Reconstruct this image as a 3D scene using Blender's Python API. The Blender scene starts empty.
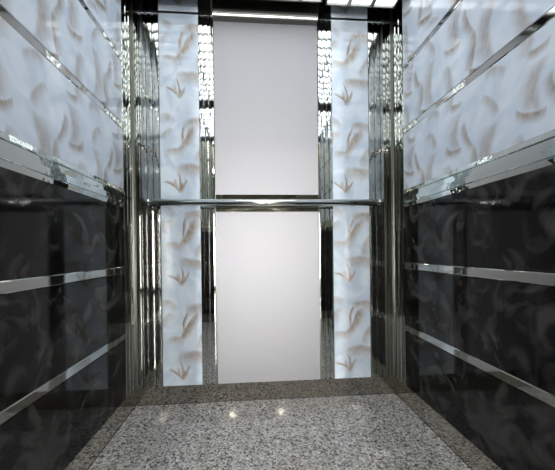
import bpy, bmesh, math, random
from mathutils import Matrix, Vector
random.seed(4)
S = bpy.context.scene
COL = S.collection

# ------------------------------------------------------------------ dimensions (metres)
HW = .75            # half width of the cab
YF = -2.0           # inner face of the front (door) wall
ZT = 2.40           # top of the walls
SK = .103           # skirting height
YP = -.131          # where the side panels stop and the corner trim starts

# ------------------------------------------------------------------ node helpers
class NT:
    def __init__(s, m): s.t = m.node_tree; s.n = s.t.nodes; s.l = s.t.links
    def node(s, kind, **kw):
        n = s.n.new(kind)
        for k, v in kw.items(): setattr(n, k, v)
        return n
    def put(s, sock, v):
        if isinstance(v, bpy.types.NodeSocket): s.l.new(v, sock)
        else: sock.default_value = v
    def m(s, op, a, b=0., c=0.):
        n = s.node('ShaderNodeMath', operation=op)
        s.put(n.inputs[0], a); s.put(n.inputs[1], b); s.put(n.inputs[2], c)
        return n.outputs[0]
    def smooth(s, x, a, b, lo=0., hi=1.):
        n = s.node('ShaderNodeMapRange', interpolation_type='SMOOTHSTEP')
        s.put(n.inputs['Value'], x)
        for k, v in (('From Min', a), ('From Max', b), ('To Min', lo), ('To Max', hi)): s.put(n.inputs[k], v)
        return n.outputs[0]
    def mix(s, f, a, b):
        n = s.node('ShaderNodeMix', data_type='RGBA')
        s.put(n.inputs[0], f); s.put(n.inputs[6], a); s.put(n.inputs[7], b)
        return n.outputs[2]
    def noise(s, vec, scale, detail=3., rough=.5, dist=0.):
        n = s.node('ShaderNodeTexNoise')
        s.put(n.inputs['Vector'], vec); n.inputs['Scale'].default_value = scale
        n.inputs['Detail'].default_value = detail; n.inputs['Roughness'].default_value = rough
        n.inputs['Distortion'].default_value = dist
        return n.outputs['Fac']

def mat(name, col=(.8, .8, .8), rough=.5, metal=0., spec=.5):
    m = bpy.data.materials.new(name); m.use_nodes = True
    b = m.node_tree.nodes['Principled BSDF']
    b.inputs['Base Color'].default_value = (*col, 1); b.inputs['Roughness'].default_value = rough
    b.inputs['Metallic'].default_value = metal; b.inputs['Specular IOR Level'].default_value = spec
    return m, b, NT(m)

def emit(name, col, k):
    m, b, t = mat(name, col, .4)
    b.inputs['Emission Color'].default_value = (*col, 1); b.inputs['Emission Strength'].default_value = k
    return m

# printed brush strokes: (x0, y0, x1, y1, bow, width, strength) in a tile of TU x TV metres
STROKES = [
    (.04, .275, .15, .262, .012, .050, .50),
    (.09, .255, .220, .440, -.015, .045, .75),
    (.135, .31, .165, .430, .010, .018, .95),
    (.120, .30, .190, .410, -.010, .018, .85),
    (.150, .440, .295, .430, .015, .065, .60),
    (.124, .045, .112, .160, -.012, .013, 1.),
    (.124, .040, .165, .120, -.006, .013, .95),
    (.128, .042, .045, .100, -.010, .018, .9),
    (.120, .040, .145, .095, .0, .030, .9),
    (.126, .045, .100, .115, .006, .022, .6),
    (.11, .178, .300, .165, .010, .075, .60),
    (.02, .345, .080, .415, .010, .045, .45),
    (.215, .200, .295, .330, .020, .055, .50),
    (.02, .480, .100, .440, .015, .050, .40),
]
TU, TV = .32, .525
# the wider, softer folds printed on the side panels
FOLDS = [
    (.080, .105, .062, .300, -.026, .062, .50),
    (.062, .100, .190, .140, -.016, .030, .80),
    (.185, .135, .160, .255, .020, .040, .62),
    (.160, .250, .215, .365, -.016, .030, .60),
    (.262, .270, .238, .415, -.020, .062, .46),
    (.236, .268, .345, .300, -.012, .028, .72),
    (.050, .320, .120, .415, .016, .034, .45),
    (.300, .030, .330, .225, .022, .050, .46),
    (.225, .025, .305, .045, -.010, .026, .60),
    (.020, .030, .120, .060, .014, .030, .40),
]
FU, FV = .36, .43

def stroke_field(t, u, v, wmul=1., strokes=STROKES, tu=TU, tv=TV, tip=.6):
    """Sum of one-sided soft brush strokes, tiled over the panel."""
    g = t.node('ShaderNodeCombineXYZ'); t.put(g.inputs[0], u); t.put(g.inputs[1], v)
    wn = t.node('ShaderNodeTexNoise'); t.put(wn.inputs['Vector'], g.outputs[0])
    wn.inputs['Scale'].default_value = 6.; wn.inputs['Detail'].default_value = 1.5
    sp = t.node('ShaderNodeSeparateColor'); t.l.new(wn.outputs['Color'], sp.inputs[0])
    uu = t.m('ADD', u, t.m('MULTIPLY', t.m('SUBTRACT', sp.outputs[0], .5), .05))
    vv = t.m('ADD', v, t.m('MULTIPLY', t.m('SUBTRACT', sp.outputs[1], .5), .05))
    x = t.m('WRAP', uu, tu, 0.); y = t.m('WRAP', vv, tv, 0.)
    tot = None
    for (x0, y0, x1, y1, bow, w, k) in strokes:
        L = math.hypot(x1-x0, y1-y0); dx, dy = (x1-x0)/L, (y1-y0)/L
        px = t.m('SUBTRACT', x, x0); py = t.m('SUBTRACT', y, y0)
        s = t.m('DIVIDE', t.m('ADD', t.m('MULTIPLY', px, dx), t.m('MULTIPLY', py, dy)), L)
        d = t.m('ADD', t.m('MULTIPLY', px, -dy), t.m('MULTIPLY', py, dx))
        arch = t.m('MULTIPLY', t.m('MULTIPLY', s, t.m('SUBTRACT', 1., s)), 4.)
        arch = t.m('MAXIMUM', arch, 0.)
        e = t.m('DIVIDE', t.m('SUBTRACT', d, t.m('MULTIPLY', arch, bow)), w*wmul)
        prof = t.m('MULTIPLY', t.smooth(e, -1., 0.), t.smooth(e, .35, .0))
        mk = t.m('MULTIPLY', prof, t.m('MULTIPLY', t.m('POWER', arch, tip), k))
        tot = mk if tot is None else t.m('MAXIMUM', tot, mk)
    return tot, sp.outputs[2]

def panel_mat(name, kind, axis, off=(0., 0.)):
    """Polished laminate panel with a printed pattern; axis is the horizontal axis of the wall."""
    m, b, t = mat(name, rough=.07)
    tc = t.node('ShaderNodeTexCoord'); sp = t.node('ShaderNodeSeparateXYZ'); t.l.new(tc.outputs['Object'], sp.inputs[0])
    u = t.m('ADD', sp.outputs[axis], off[0]); v = t.m('ADD', sp.outputs[2], off[1])
    f, n3 = stroke_field(t, u, v) if axis == 0 else stroke_field(t, u, v, 1.25, FOLDS, FU, FV, .38)
    g = t.node('ShaderNodeCombineXYZ'); t.put(g.inputs[0], t.m('MULTIPLY', u, 1.)); t.put(g.inputs[1], t.m('MULTIPLY', v, 1.))
    sw = t.noise(g.outputs[0], 5., 2., .5, 1.6)
    fine = t.noise(g.outputs[0], 26., 3., .6, .6)
    if kind == 'white':
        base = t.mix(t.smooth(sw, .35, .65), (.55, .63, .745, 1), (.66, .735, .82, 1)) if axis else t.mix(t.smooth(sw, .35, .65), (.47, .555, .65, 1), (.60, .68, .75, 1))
        ink = t.mix(t.smooth(fine, .35, .7), (.25, .175, .11, 1), (.37, .31, .25, 1))
        g2 = t.node('ShaderNodeCombineXYZ'); t.put(g2.inputs[0], t.m('ADD', u, t.m('MULTIPLY', v, .35))); t.put(g2.inputs[1], t.m('MULTIPLY', v, .22))
        hair = t.noise(g2.outputs[0], 75., 2., .55, .4)
        f = t.m('MULTIPLY', f, t.smooth(hair, .30, .66, .80, 1.15))
        col = t.mix(t.m('MINIMUM', t.m('MULTIPLY', f, 1.15), .92), base, ink)
        t.put(b.inputs['Base Color'], col)
    else:
        sm = t.noise(g.outputs[0], 6.5, 2.6, .5, 1.7)
        base = t.mix(t.smooth(sm, .44, .74), (.003, .003, .0032, 1), (.046, .045, .044, 1))
        col = t.mix(t.m('MULTIPLY', f, t.smooth(fine, .2, .75, .05, .45)), base, (.060, .057, .053, 1))
        b.inputs['Specular IOR Level'].default_value = .20
        t.put(b.inputs['Base Color'], col)
    return m

def granite_mat():
    m, b, t = mat('granite', rough=.04)
    tc = t.node('ShaderNodeTexCoord'); v = tc.outputs['Object']
    vo = t.node('ShaderNodeTexVoronoi'); t.put(vo.inputs['Vector'], v); vo.inputs['Scale'].default_value = 135.
    sp = t.node('ShaderNodeSeparateColor'); t.l.new(vo.outputs['Color'], sp.inputs[0])
    r = t.node('ShaderNodeValToRGB'); t.l.new(sp.outputs[0], r.inputs[0])
    e = r.color_ramp; e.interpolation = 'CONSTANT'
    e.elements[0].position = 0; e.elements[0].color = (.06, .058, .055, 1)
    e.elements[1].position = .14; e.elements[1].color = (.22, .215, .205, 1)
    for p, c in ((.34, (.40, .395, .385, 1)), (.60, (.56, .555, .54, 1)), (.84, (.42, .36, .32, 1)), (.91, (.72, .72, .71, 1))):
        q = e.elements.new(p); q.color = c
    n = t.noise(v, 190., 2., .6)
    col = t.mix(t.smooth(n, .45, .70, 0., .55), r.outputs[0], (.13, .128, .122, 1))
    big = t.noise(v, 4., 3., .5)
    col = t.mix(t.smooth(big, .35, .7, 0., .12), col, (.42, .36, .31, 1))
    t.put(b.inputs['Base Color'], col)
    return m

def steel_mat(name, col, rough, wav=0., scale=3.):
    m, b, t = mat(name, col, rough, 1.)
    if wav:
        tc = t.node('ShaderNodeTexCoord')
        n = t.noise(tc.outputs['Object'], scale, 2., .5)
        bp = t.node('ShaderNodeBump'); bp.inputs['Strength'].default_value = wav; bp.inputs['Distance'].default_value = .01
        t.l.new(n, bp.inputs['Height']); t.l.new(bp.outputs[0], b.inputs['Normal'])
    return m

M = {}
M['white_x'] = panel_mat('white_panel_rear', 'white', 0, (.62, -.10+5.25))
M['white_y'] = panel_mat('white_panel_side', 'white', 1, (3., .30))
M['dark_y'] = panel_mat('dark_panel_side', 'dark', 1, (3., .10))
M['bronze'] = steel_mat('bronze_steel', (.30, .29, .22), .22)
M['dark_f'] = panel_mat('dark_panel_front', 'dark', 0, (3., .1))
M['granite'] = granite_mat()
M['chrome'] = steel_mat('polished_steel', (.78, .80, .78), .035, .03, 5.)
M['corner'] = steel_mat('corner_steel', (.47, .49, .46), .045, .02, 5.)
M['band'] = steel_mat('band_steel', (.63, .675, .655), .04, .22, 11.)
M['low_strip'] = steel_mat('black_panel_strip_steel', (.43, .44, .42), .06, .05, 5.)
M['strip'] = steel_mat('slim_strip_steel', (.60, .61, .59), .05, .05, 5.)
M['chrome_warm'] = steel_mat('polished_steel_warm', (.34, .335, .26), .05, .03, 6.)
M['skirt'] = steel_mat('skirting_steel', (.50, .475, .42), .06, .02, 8.)
M['rail'] = steel_mat('rail_steel', (.82, .84, .83), .14)
M['bar'] = steel_mat('satin_bar_steel', (.55, .57, .54), .42)
M['dark_metal'] = steel_mat('dark_metal', (.24, .24, .22), .30)
M['seam'] = mat('joint_shadow_gap', (.03, .03, .03), .6)[0]
M['mirror'] = mat('satin_mirror', (.318, .321, .338), .56, 1.)[0]
M['diffuser'] = emit('ceiling_diffuser', (.93, .97, 1.), 2.6)
M['louvre'] = steel_mat('louvre_metal', (.45, .46, .45), .30)
M['lamp'] = emit('downlight_lens', (1., .96, .88), 400.)
M['tube'] = emit('fill_lamp_tube', (1., .965, .93), 370.)  # glow of the added lobby fill tubes, strong enough to reach the mirrors
M['lobby'] = mat('lobby_stone', (.018, .017, .014), .5)[0]
M['lobby_floor'] = mat('lobby_tile', (.05, .047, .04), .25)[0]
M['rubber'] = mat('black_rubber', (.02, .02, .02), .6)[0]

# ------------------------------------------------------------------ object helpers
def link(name, bm, material, parent=None, smooth=False, bevel=0.):
    me = bpy.data.meshes.new(name)
    bmesh.ops.recalc_face_normals(bm, faces=bm.faces)
    bm.to_mesh(me); bm.free()
    for p in me.polygons: p.use_smooth = smooth
    me.materials.append(material)
    o = bpy.data.objects.new(name, me); COL.objects.link(o)
    if parent: o.parent = parent
    if bevel:
        b = o.modifiers.new('bevel', 'BEVEL'); b.width = bevel; b.segments = 2; b.limit_method = 'ANGLE'
    return o

def tag(o, label=None, cat=None, group=None, kind=None):
    for k, v in (('label', label), ('category', cat), ('group', group), ('kind', kind)):
        if v: o[k] = v
    return o

def box(bm, x0, x1, y0, y1, z0, z1):
    vs = [bm.verts.new((x, y, z)) for x in (x0, x1) for y in (y0, y1) for z in (z0, z1)]
    for q in ((0, 1, 3, 2), (4, 6, 7, 5), (0, 4, 5, 1), (2, 3, 7, 6), (0, 2, 6, 4), (1, 5, 7, 3)):
        bm.faces.new([vs[i] for i in q])
    return bm

def boxes(*bs):
    bm = bmesh.new()
    for b in bs: box(bm, *b)
    return bm

def prism(bm, pts, fn0, fn1):
    """Extrude a closed 2-D outline between two placements."""
    a = [bm.verts.new(fn0(*p)) for p in pts]; b = [bm.verts.new(fn1(*p)) for p in pts]
    n = len(pts)
    for i in range(n): bm.faces.new((a[i], a[(i+1) % n], b[(i+1) % n], b[i]))
    bm.faces.new(a); bm.faces.new(b[::-1])
    return bm

def tube(bm, a, b, r, seg=24):
    a, b = Vector(a), Vector(b); d = (b-a).normalized()
    u = d.orthogonal().normalized(); w = d.cross(u)
    ra = []; rb = []
    for i in range(seg):
        c = u*math.cos(2*math.pi*i/seg)*r + w*math.sin(2*math.pi*i/seg)*r
        ra.append(bm.verts.new(a+c)); rb.append(bm.verts.new(b+c))
    for i in range(seg): bm.faces.new((ra[i], ra[(i+1) % seg], rb[(i+1) % seg], rb[i]))
    bm.faces.new(ra[::-1]); bm.faces.new(rb)
    return bm

def empty(name, loc=(0, 0, 0)):
    o = bpy.data.objects.new(name, None); o.location = loc; o.empty_display_size = .1; COL.objects.link(o); return o

def copy_tree(o, parent=None):
    c = o.copy(); COL.objects.link(c)
    if parent: c.parent = parent
    for ch in list(o.children): copy_tree(ch, c)
    return c

# ------------------------------------------------------------------ room shell
tag(link('floor', boxes((-HW-.06, HW+.06, YF-.10, .06, -.05, 0)), M['granite']),
    'polished speckled grey granite floor of the lift car', 'floor', kind='structure')
tag(link('ceiling', boxes((-HW-.06, HW+.06, YF, .06, ZT, ZT+.05)), M['dark_metal']),
    'dark metal ceiling above the glowing light panels', 'ceiling', kind='structure')

# heights of the bright bands on the side walls (bottom, top)
BANDS = [(.406, .4435), (.7475, .787), (1.089, 1.1855), (1.4915, 1.526), (1.8366, 1.8666)]
wallB = link('wall_back', boxes((-HW-.06, HW+.06, .0, .06, 0, ZT)), M['dark_metal'])
tag(wallB, 'back wall of the lift car with white panels and mirrors', 'wall', kind='structure')
for sgn, side in ((-1, 'left'), (1, 'right')):
    x0, x1 = sorted((sgn*(HW+.006), sgn*(HW+.06)))
    w = link('wall_'+side, boxes((x0, x1, YF, 0, 0, ZT)), M['dark_metal'])
    tag(w, '%s side wall, white patterned panels above black ones' % side, 'wall', kind='structure')
    edges = [SK] + [e for b in BANDS for e in b] + [ZT]
    names = ['lowest black panel with faint grey wisps', 'middle black panel with faint grey wisps', 'top black panel under the broad steel band',
             'white panel with tan brush strokes above the broad steel band', 'middle white panel with tan brush strokes', 'top white panel with tan brush strokes, below the ceiling']
    for i in range(6):
        z0, z1 = edges[2*i], edges[2*i+1]
        a, b = sorted((sgn*HW, sgn*(HW+.006)))
        p = link('wall_panel', boxes((a, b, YF+.002, YP, z0, z1)), M['dark_y' if i < 3 else 'white_y'], w)
        tag(p, names[i]+', on the %s wall' % side)

# two tall white panels on the back wall
for sgn in (-1, 1):
    a, b = sorted((sgn*.3835, sgn*.599))
    p = link('wall_panel', boxes((a, b, -.005, 0, SK, ZT)), M['white_x'], wallB)
    tag(p, 'tall %s white panel with tan leaf-like strokes' % ('left' if sgn < 0 else 'right'))

# front wall with an open doorway to the lobby
DW, DH = .45, 2.15
wallF = link('wall_front', boxes((-HW-.06, -DW, YF-.10, YF-.006, 0, ZT), (DW, HW+.06, YF-.10, YF-.006, 0, ZT), (-DW, DW, YF-.10, YF-.006, DH, ZT)), M['dark_metal'])
tag(wallF, 'front wall of the lift car around the open doorway', 'wall', kind='structure')
for sgn in (-1, 1):
    a, b = sorted((sgn*(DW+.03), sgn*HW))
    tag(link('wall_panel', boxes((a, b, YF-.006, YF, SK, 1.10)), M['dark_f'], wallF), 'black panel beside the doorway')
    tag(link('wall_panel', boxes((a, b, YF-.006, YF, 1.14, ZT)), M['bronze'], wallF), 'bronze-toned steel panel beside the doorway')
trim_no = [0]
def trim(bm, material, label, cat='trim', smooth=False, bevel=0., name=None):
    trim_no[0] += 1
    return tag(link(name or 'trim_%d' % trim_no[0], bm, material, None, smooth, bevel), label, cat, kind='structure')
trim(boxes((-DW-.03, -DW, YF-.1, YF+.006, 0, DH+.03), (DW, DW+.03, YF-.1, YF+.006, 0, DH+.03), (-DW, DW, YF-.1, YF+.006, DH, DH+.03)), M['chrome'], 'polished steel surround of the open doorway', 'door frame')

# ------------------------------------------------------------------ bright bands on the side walls
bandn = ['lowest slim steel strip between the black panels', 'upper slim steel strip between the black panels',
         'broad polished steel band where white panels meet black ones',
         'lower slim steel strip between the white panels', 'topmost slim steel strip between the white panels']
for sgn, side in ((-1, 'left'), (1, 'right')):
    for i, (z0, z1) in enumerate(BANDS):
        h = z1-z0
        if i == 2:      # wide band: flat face between two bevelled lips
            pts = [(0, z0), (.005, z0), (.009, z0+.017), (.009, z0+.019), (.003, z0+.022), (.007, z0+.024), (.0085, (z0+z1)/2), (.007, z1-.024), (.003, z1-.022), (.009, z1-.019), (.009, z1-.017), (.005, z1), (0, z1)]
        else:
            pts = [(0, z0), (.003, z0), (.006, z0+.005), (.006, z1-.005), (.003, z1), (0, z1)]
        X = HW+.0055
        bm = prism(bmesh.new(), pts, lambda d, z: (sgn*(X-d), YF+.002, z), lambda d, z: (sgn*(X-d), YP, z))
        trim(bm, M['band' if i == 2 else 'low_strip' if i < 2 else 'strip'], '%s on the %s wall' % (bandn[i], side))

# ------------------------------------------------------------------ ribbed uprights
def ribs(a, b, n, depth=.006, groove=.0062, lean=0.):
    """Outline (position along, height off the wall) of a strip of n flat ribs."""
    w = (b-a)/n; pts = [(a, -.001)]
    for k in range(n):
        x0, x1 = a+k*w+groove/2, a+(k+1)*w-groove/2
        l = lean*(1 if k % 2 else -1)
        q = x1-x0
        e0 = depth-.0004 if k == 0 else .001; e1 = depth-.0004 if k == n-1 else .001
        pts += [(x0, e0), (x0+.09*q, depth-.0002+l), (x0+.34*q, depth+l), (x0+.66*q, depth-l), (x0+.91*q, depth-.0002-l), (x1, e1)]
    return pts + [(b, -.001)]

for sgn, side in ((-1, 'left'), (1, 'right')):
    a, b = (-.3835, -.298) if sgn < 0 else (.298, .3835)
    bm = prism(bmesh.new(), ribs(a, b, 3), lambda x, d: (x, -d, SK), lambda x, d: (x, -d, ZT))
    trim(bm, M['chrome'], 'ribbed polished steel upright %s of the mirrors' % side)
    a, b = (-HW+.012, -.599) if sgn < 0 else (.599, HW-.012)
    bm = prism(bmesh.new(), ribs(a, b, 4), lambda x, d: (x, -d, SK), lambda x, d: (x, -d, ZT))
    # leg of the corner trim that lies on the side wall
    pts = ribs(YP, -.001, 3, .007, .004)
    prism(bm, pts, lambda y, d: (sgn*(HW+.004-d), y, SK), lambda y, d: (sgn*(HW+.004-d), y, ZT))
    trim(bm, M['corner'], 'ribbed polished steel corner trim at the back %s corner' % side)

# ------------------------------------------------------------------ skirting
def skirt(name, fn0, fn1, label):
    pts = [(0, .0), (.006, .0), (.006, SK), (0, SK)]
    bm = prism(bmesh.new(), pts, fn0, fn1)
    b = tag(link(name, bm, M['skirt']), label, 'skirting', kind='structure')
    tag(link('shadow_seam', prism(bmesh.new(), [(.006, 0), (.009, 0), (.0065, .004), (.006, .004)], fn0, fn1), M['seam'], b), 'dark seam along the floor, caulk with painted-in shadow line')  # caulk sliver coloured dark to draw the shadow line at the floor
skirt('baseboard_back', lambda d, z: (-HW, -d, z), lambda d, z: (HW, -d, z), 'brushed steel skirting along the back wall')
skirt('baseboard_left', lambda d, z: (-HW-.006+d, YF, z), lambda d, z: (-HW-.006+d, -.008, z), 'brushed steel skirting along the left wall')
skirt('baseboard_right', lambda d, z: (HW+.006-d, YF, z), lambda d, z: (HW+.006-d, -.008, z), 'brushed steel skirting along the right wall')

# ------------------------------------------------------------------ mirrors, bar and band between them
def mirror(z0, z1, label):
    o = link('mirror', boxes((-.2955, .2965, -.008, 0, z0, z1)), M['mirror'], bevel=.0007)
    tag(o, label, 'mirror')
mirror(1.1805, 2.160, 'tall upper mirror above the handrail on the back wall')
mirror(SK+.001, 1.0825, 'lower mirror below the handrail, reaching down to the skirting')
trim(boxes((-.2955, .2965, -.006, 0, 1.083, 1.180)), M['chrome_warm'], 'polished band behind the handrail between the two mirrors')
# chrome strip over the upper mirror, thicker in the middle
bm = bmesh.new()
pr = [(0, 2.190), (-.008, 2.187), (-.014, 2.190), (-.018, 2.198), (-.0195, 2.208), (-.018, 2.218), (-.014, 2.226), (-.008, 2.230), (0, 2.230)]
prism(bm, pr, lambda y, z: (-.302, y, z), lambda y, z: (.302, y, z))
trim(bm, M['bar'], 'rounded steel bar across the top of the upper mirror', bevel=.002)
trim(boxes((-.2955, .2965, -.006, 0, 2.161, 2.190)), M['seam'], 'dark strip between the top bar and the upper mirror')
trim(boxes((-HW+.012, -.303, -.012, 0, 2.190, 2.202)), M['rail'], 'thin steel line left of the top bar')
trim(boxes((.303, HW-.012, -.012, 0, 2.198, 2.210)), M['rail'], 'thin steel line right of the top bar')

# ------------------------------------------------------------------ handrail
RY, RZ = -.070, 1.126
hr = empty('handrail', (0, -.01, RZ))
tag(hr, 'round polished steel handrail across the back wall in front of the mirrors', 'handrail')
def rel(o): o.location = -hr.location; return o
rel(link('rail', tube(bmesh.new(), (-.640, RY, RZ), (.630, RY, RZ), .0185, 32), M['rail'], hr, True))
for s, x in ((-1, -.640), (1, .630)):
    rel(link('end_cap', tube(bmesh.new(), (x, RY, RZ), (x+s*.008, RY, RZ), .0198, 32), M['chrome'], hr, False, .003))
for x in (-.49, .49):
    bm = tube(bmesh.new(), (x, -.002, RZ-.012), (x, RY, RZ-.012), .008, 16)
    
    rel(link('bracket', bm, M['chrome'], hr, False))

# ------------------------------------------------------------------ luminous ceiling
ZC = 2.207
def fixture(x0, x1, y0, y1, nx, ny):
    t = empty('ceiling_light', ((x0+x1)/2, (y0+y1)/2, ZC))
    off = -t.location
    f = .008
    fr = link('housing', boxes((x0, x0+f, y0, y1, ZC, ZT), (x1-f, x1, y0, y1, ZC, ZT), (x0+f, x1-f, y0, y0+f, ZC, ZT), (x0+f, x1-f, y1-f, y1, ZC, ZT)), M['dark_metal'], t)
    df = link('diffuser', boxes((x0+f, x1-f, y0+f, y1-f, ZC+.012, ZC+.020)), M['diffuser'], t)
    bm = bmesh.new(); bw = .022; bh = .019
    for k in range(1, nx):
        x = x0+(x1-x0)*k/nx; box(bm, x-bw/2, x+bw/2, y0+f, y1-f, ZC+.001, ZC+.012)
    for k in range(1, ny):
        y = y0+(y1-y0)*k/ny; box(bm, x0+f, x1-f, y-bh/2, y+bh/2, ZC+.002, ZC+.012)
    lv = link('louvre', bm, M['louvre'], t)
    for o in (fr, df, lv): o.location = off
    return t
rows = 11; pitch = .0845
yb = -.100; ya = yb-rows*pitch
for (x0, x1, n, nm) in ((-.7166, -.325, 3, 'left'), (-.305, .305, 5, 'middle'), (.325, .7166, 3, 'right')):
    b = yb if nm != 'middle' else yb-.015
    tag(fixture(x0, x1, ya, b, n, rows), '%s glowing ceiling light panel with square cells, nearest the back wall' % nm, 'ceiling light', 'glowing ceiling light panels')
    tag(fixture(x0, x1, YF+.08, ya-.16, n, 6), '%s glowing ceiling light panel with square cells, nearest the doorway' % nm, 'ceiling light', 'glowing ceiling light panels')

# ------------------------------------------------------------------ lobby beyond the doorway
LX, LY, LZ = 1.7, -5.2, 2.5
for nm, b, m_ in (('floor', (-LX, LX, LY, YF-.10, -.05, 0), 'lobby_floor'), ('ceiling', (-LX, LX, LY, YF-.10, LZ, LZ+.05), 'lobby'),
                  ('wall_lobby_end', (-LX, LX, LY-.05, LY, 0, LZ), 'lobby'), ('wall_lobby_left', (-LX-.05, -LX, LY, YF-.1, 0, LZ), 'lobby'),
                  ('wall_lobby_right', (LX, LX+.05, LY, YF-.1, 0, LZ), 'lobby')):
    tag(link(nm, boxes(b), M[m_]), 'dark stone lobby %s outside the lift' % nm.split('_')[-1], nm.split('_')[0], kind='structure')
tag(link('wall_lobby_front', boxes((-LX, -HW-.07, YF-.10, YF-.05, 0, LZ), (HW+.07, LX, YF-.10, YF-.05, 0, LZ), (-HW-.07, HW+.07, YF-.10, YF-.05, ZT+.06, LZ)), M['lobby']),
    'dark stone lobby wall around the lift doorway', 'wall', kind='structure')
dl = empty('downlight', (0, 0, LZ))
bm = bmesh.new(); tube(bm, (0, 0, -.006), (0, 0, 0), .062, 32)
link('trim_ring', bm, M['chrome'], dl)
bm = bmesh.new(); tube(bm, (0, 0, -.010), (0, 0, -.006), .045, 32)
link('lens', bm, M['lamp'], dl)
where = ['left lobby downlight nearer the lift', 'right lobby downlight nearer the lift', 'left lobby downlight at the far end', 'right lobby downlight at the far end']
for i, (x, y) in enumerate(((-.55, -3.1), (.45, -3.1), (-.55, -4.6), (.45, -4.6))):
    o = dl if i == 0 else copy_tree(dl)
    o.location = (x, y, LZ)
    tag(o, 'small round '+where[i], 'downlight', 'lobby downlights')

def light(name, kind, loc, power, col=(1, 1, 1), target=None, **kw):
    l = bpy.data.lights.new(name, kind); l.energy = power; l.color = col
    for k, v in kw.items(): setattr(l, k, v)
    o = bpy.data.objects.new(name, l); o.location = loc; COL.objects.link(o)
    if target is not None: o.rotation_euler = (Vector(target)-Vector(loc)).to_track_quat('-Z', 'Y').to_euler()
    return o
sc_ = empty('wall_lamp', (0, LY, .87))  # added, unseen pair of lamps to brighten the mirrors and back wall
bm = bmesh.new()
box(bm, -.03, .03, 0, .030, -.81, .81)
link('backplate', bm, M['chrome'], sc_)
for z in (-.78, .78): link('end_cap', tube(bmesh.new(), (0, .07, z-.03), (0, .07, z+.03), .042, 24), M['chrome'], sc_)
link('tube', tube(bmesh.new(), (0, .07, -.75), (0, .07, .75), .03, 24), M['tube'], sc_, True)
for i, (x, nm) in enumerate(((-.52, 'left'), (.46, 'right'))):
    o = sc_ if i == 0 else copy_tree(sc_)
    o.location = (x, LY, .87)
    tag(o, 'added unseen tube fill lamp, %s one of the pair on the lobby end wall' % nm, 'wall lamp', 'added lobby fill lamps')

w = bpy.data.worlds.new('world'); S.world = w; w.use_nodes = True
w.node_tree.nodes['Background'].inputs[0].default_value = (.02, .02, .022, 1)

# ------------------------------------------------------------------ camera
F, YAW, PIT, ROL = 307.9, .0776, -.0057, .0115
def cam_vec(a, b, c):
    cp, sp = math.cos(PIT), math.sin(PIT); x, y, z = a, c, b
    y, z = y*cp-z*sp, y*sp+z*cp
    cy, sy = math.cos(YAW), math.sin(YAW)
    return Vector((x*cy+y*sy, -x*sy+y*cy, z))
cr, sr = math.cos(ROL), math.sin(ROL)
R_, U_, D_ = cam_vec(cr, -sr, 0), cam_vec(sr, cr, 0), cam_vec(0, 0, 1)
cd = bpy.data.cameras.new('camera'); cam = bpy.data.objects.new('camera', cd); COL.objects.link(cam)
mw = Matrix.Identity(4)
for i in range(3): mw[i][0], mw[i][1], mw[i][2] = R_[i], U_[i], -D_[i]
mw.translation = Vector((-.0845, -1.778, .857))
cam.matrix_world = mw
cd.sensor_fit = 'HORIZONTAL'; cd.sensor_width = 36.; cd.lens = 36.*F/555
cd.shift_y = 17.67/555; cd.clip_start = .02
S.camera = cam

S.view_settings.view_transform = 'Standard'; S.view_settings.look = 'None'
S.view_settings.gamma = 1.; S.view_settings.use_curve_mapping = False
S.view_settings.exposure = .15
S.cycles.max_bounces = 16; S.cycles.glossy_bounces = 10; S.cycles.diffuse_bounces = 5
S.cycles.sample_clamp_indirect = 9.
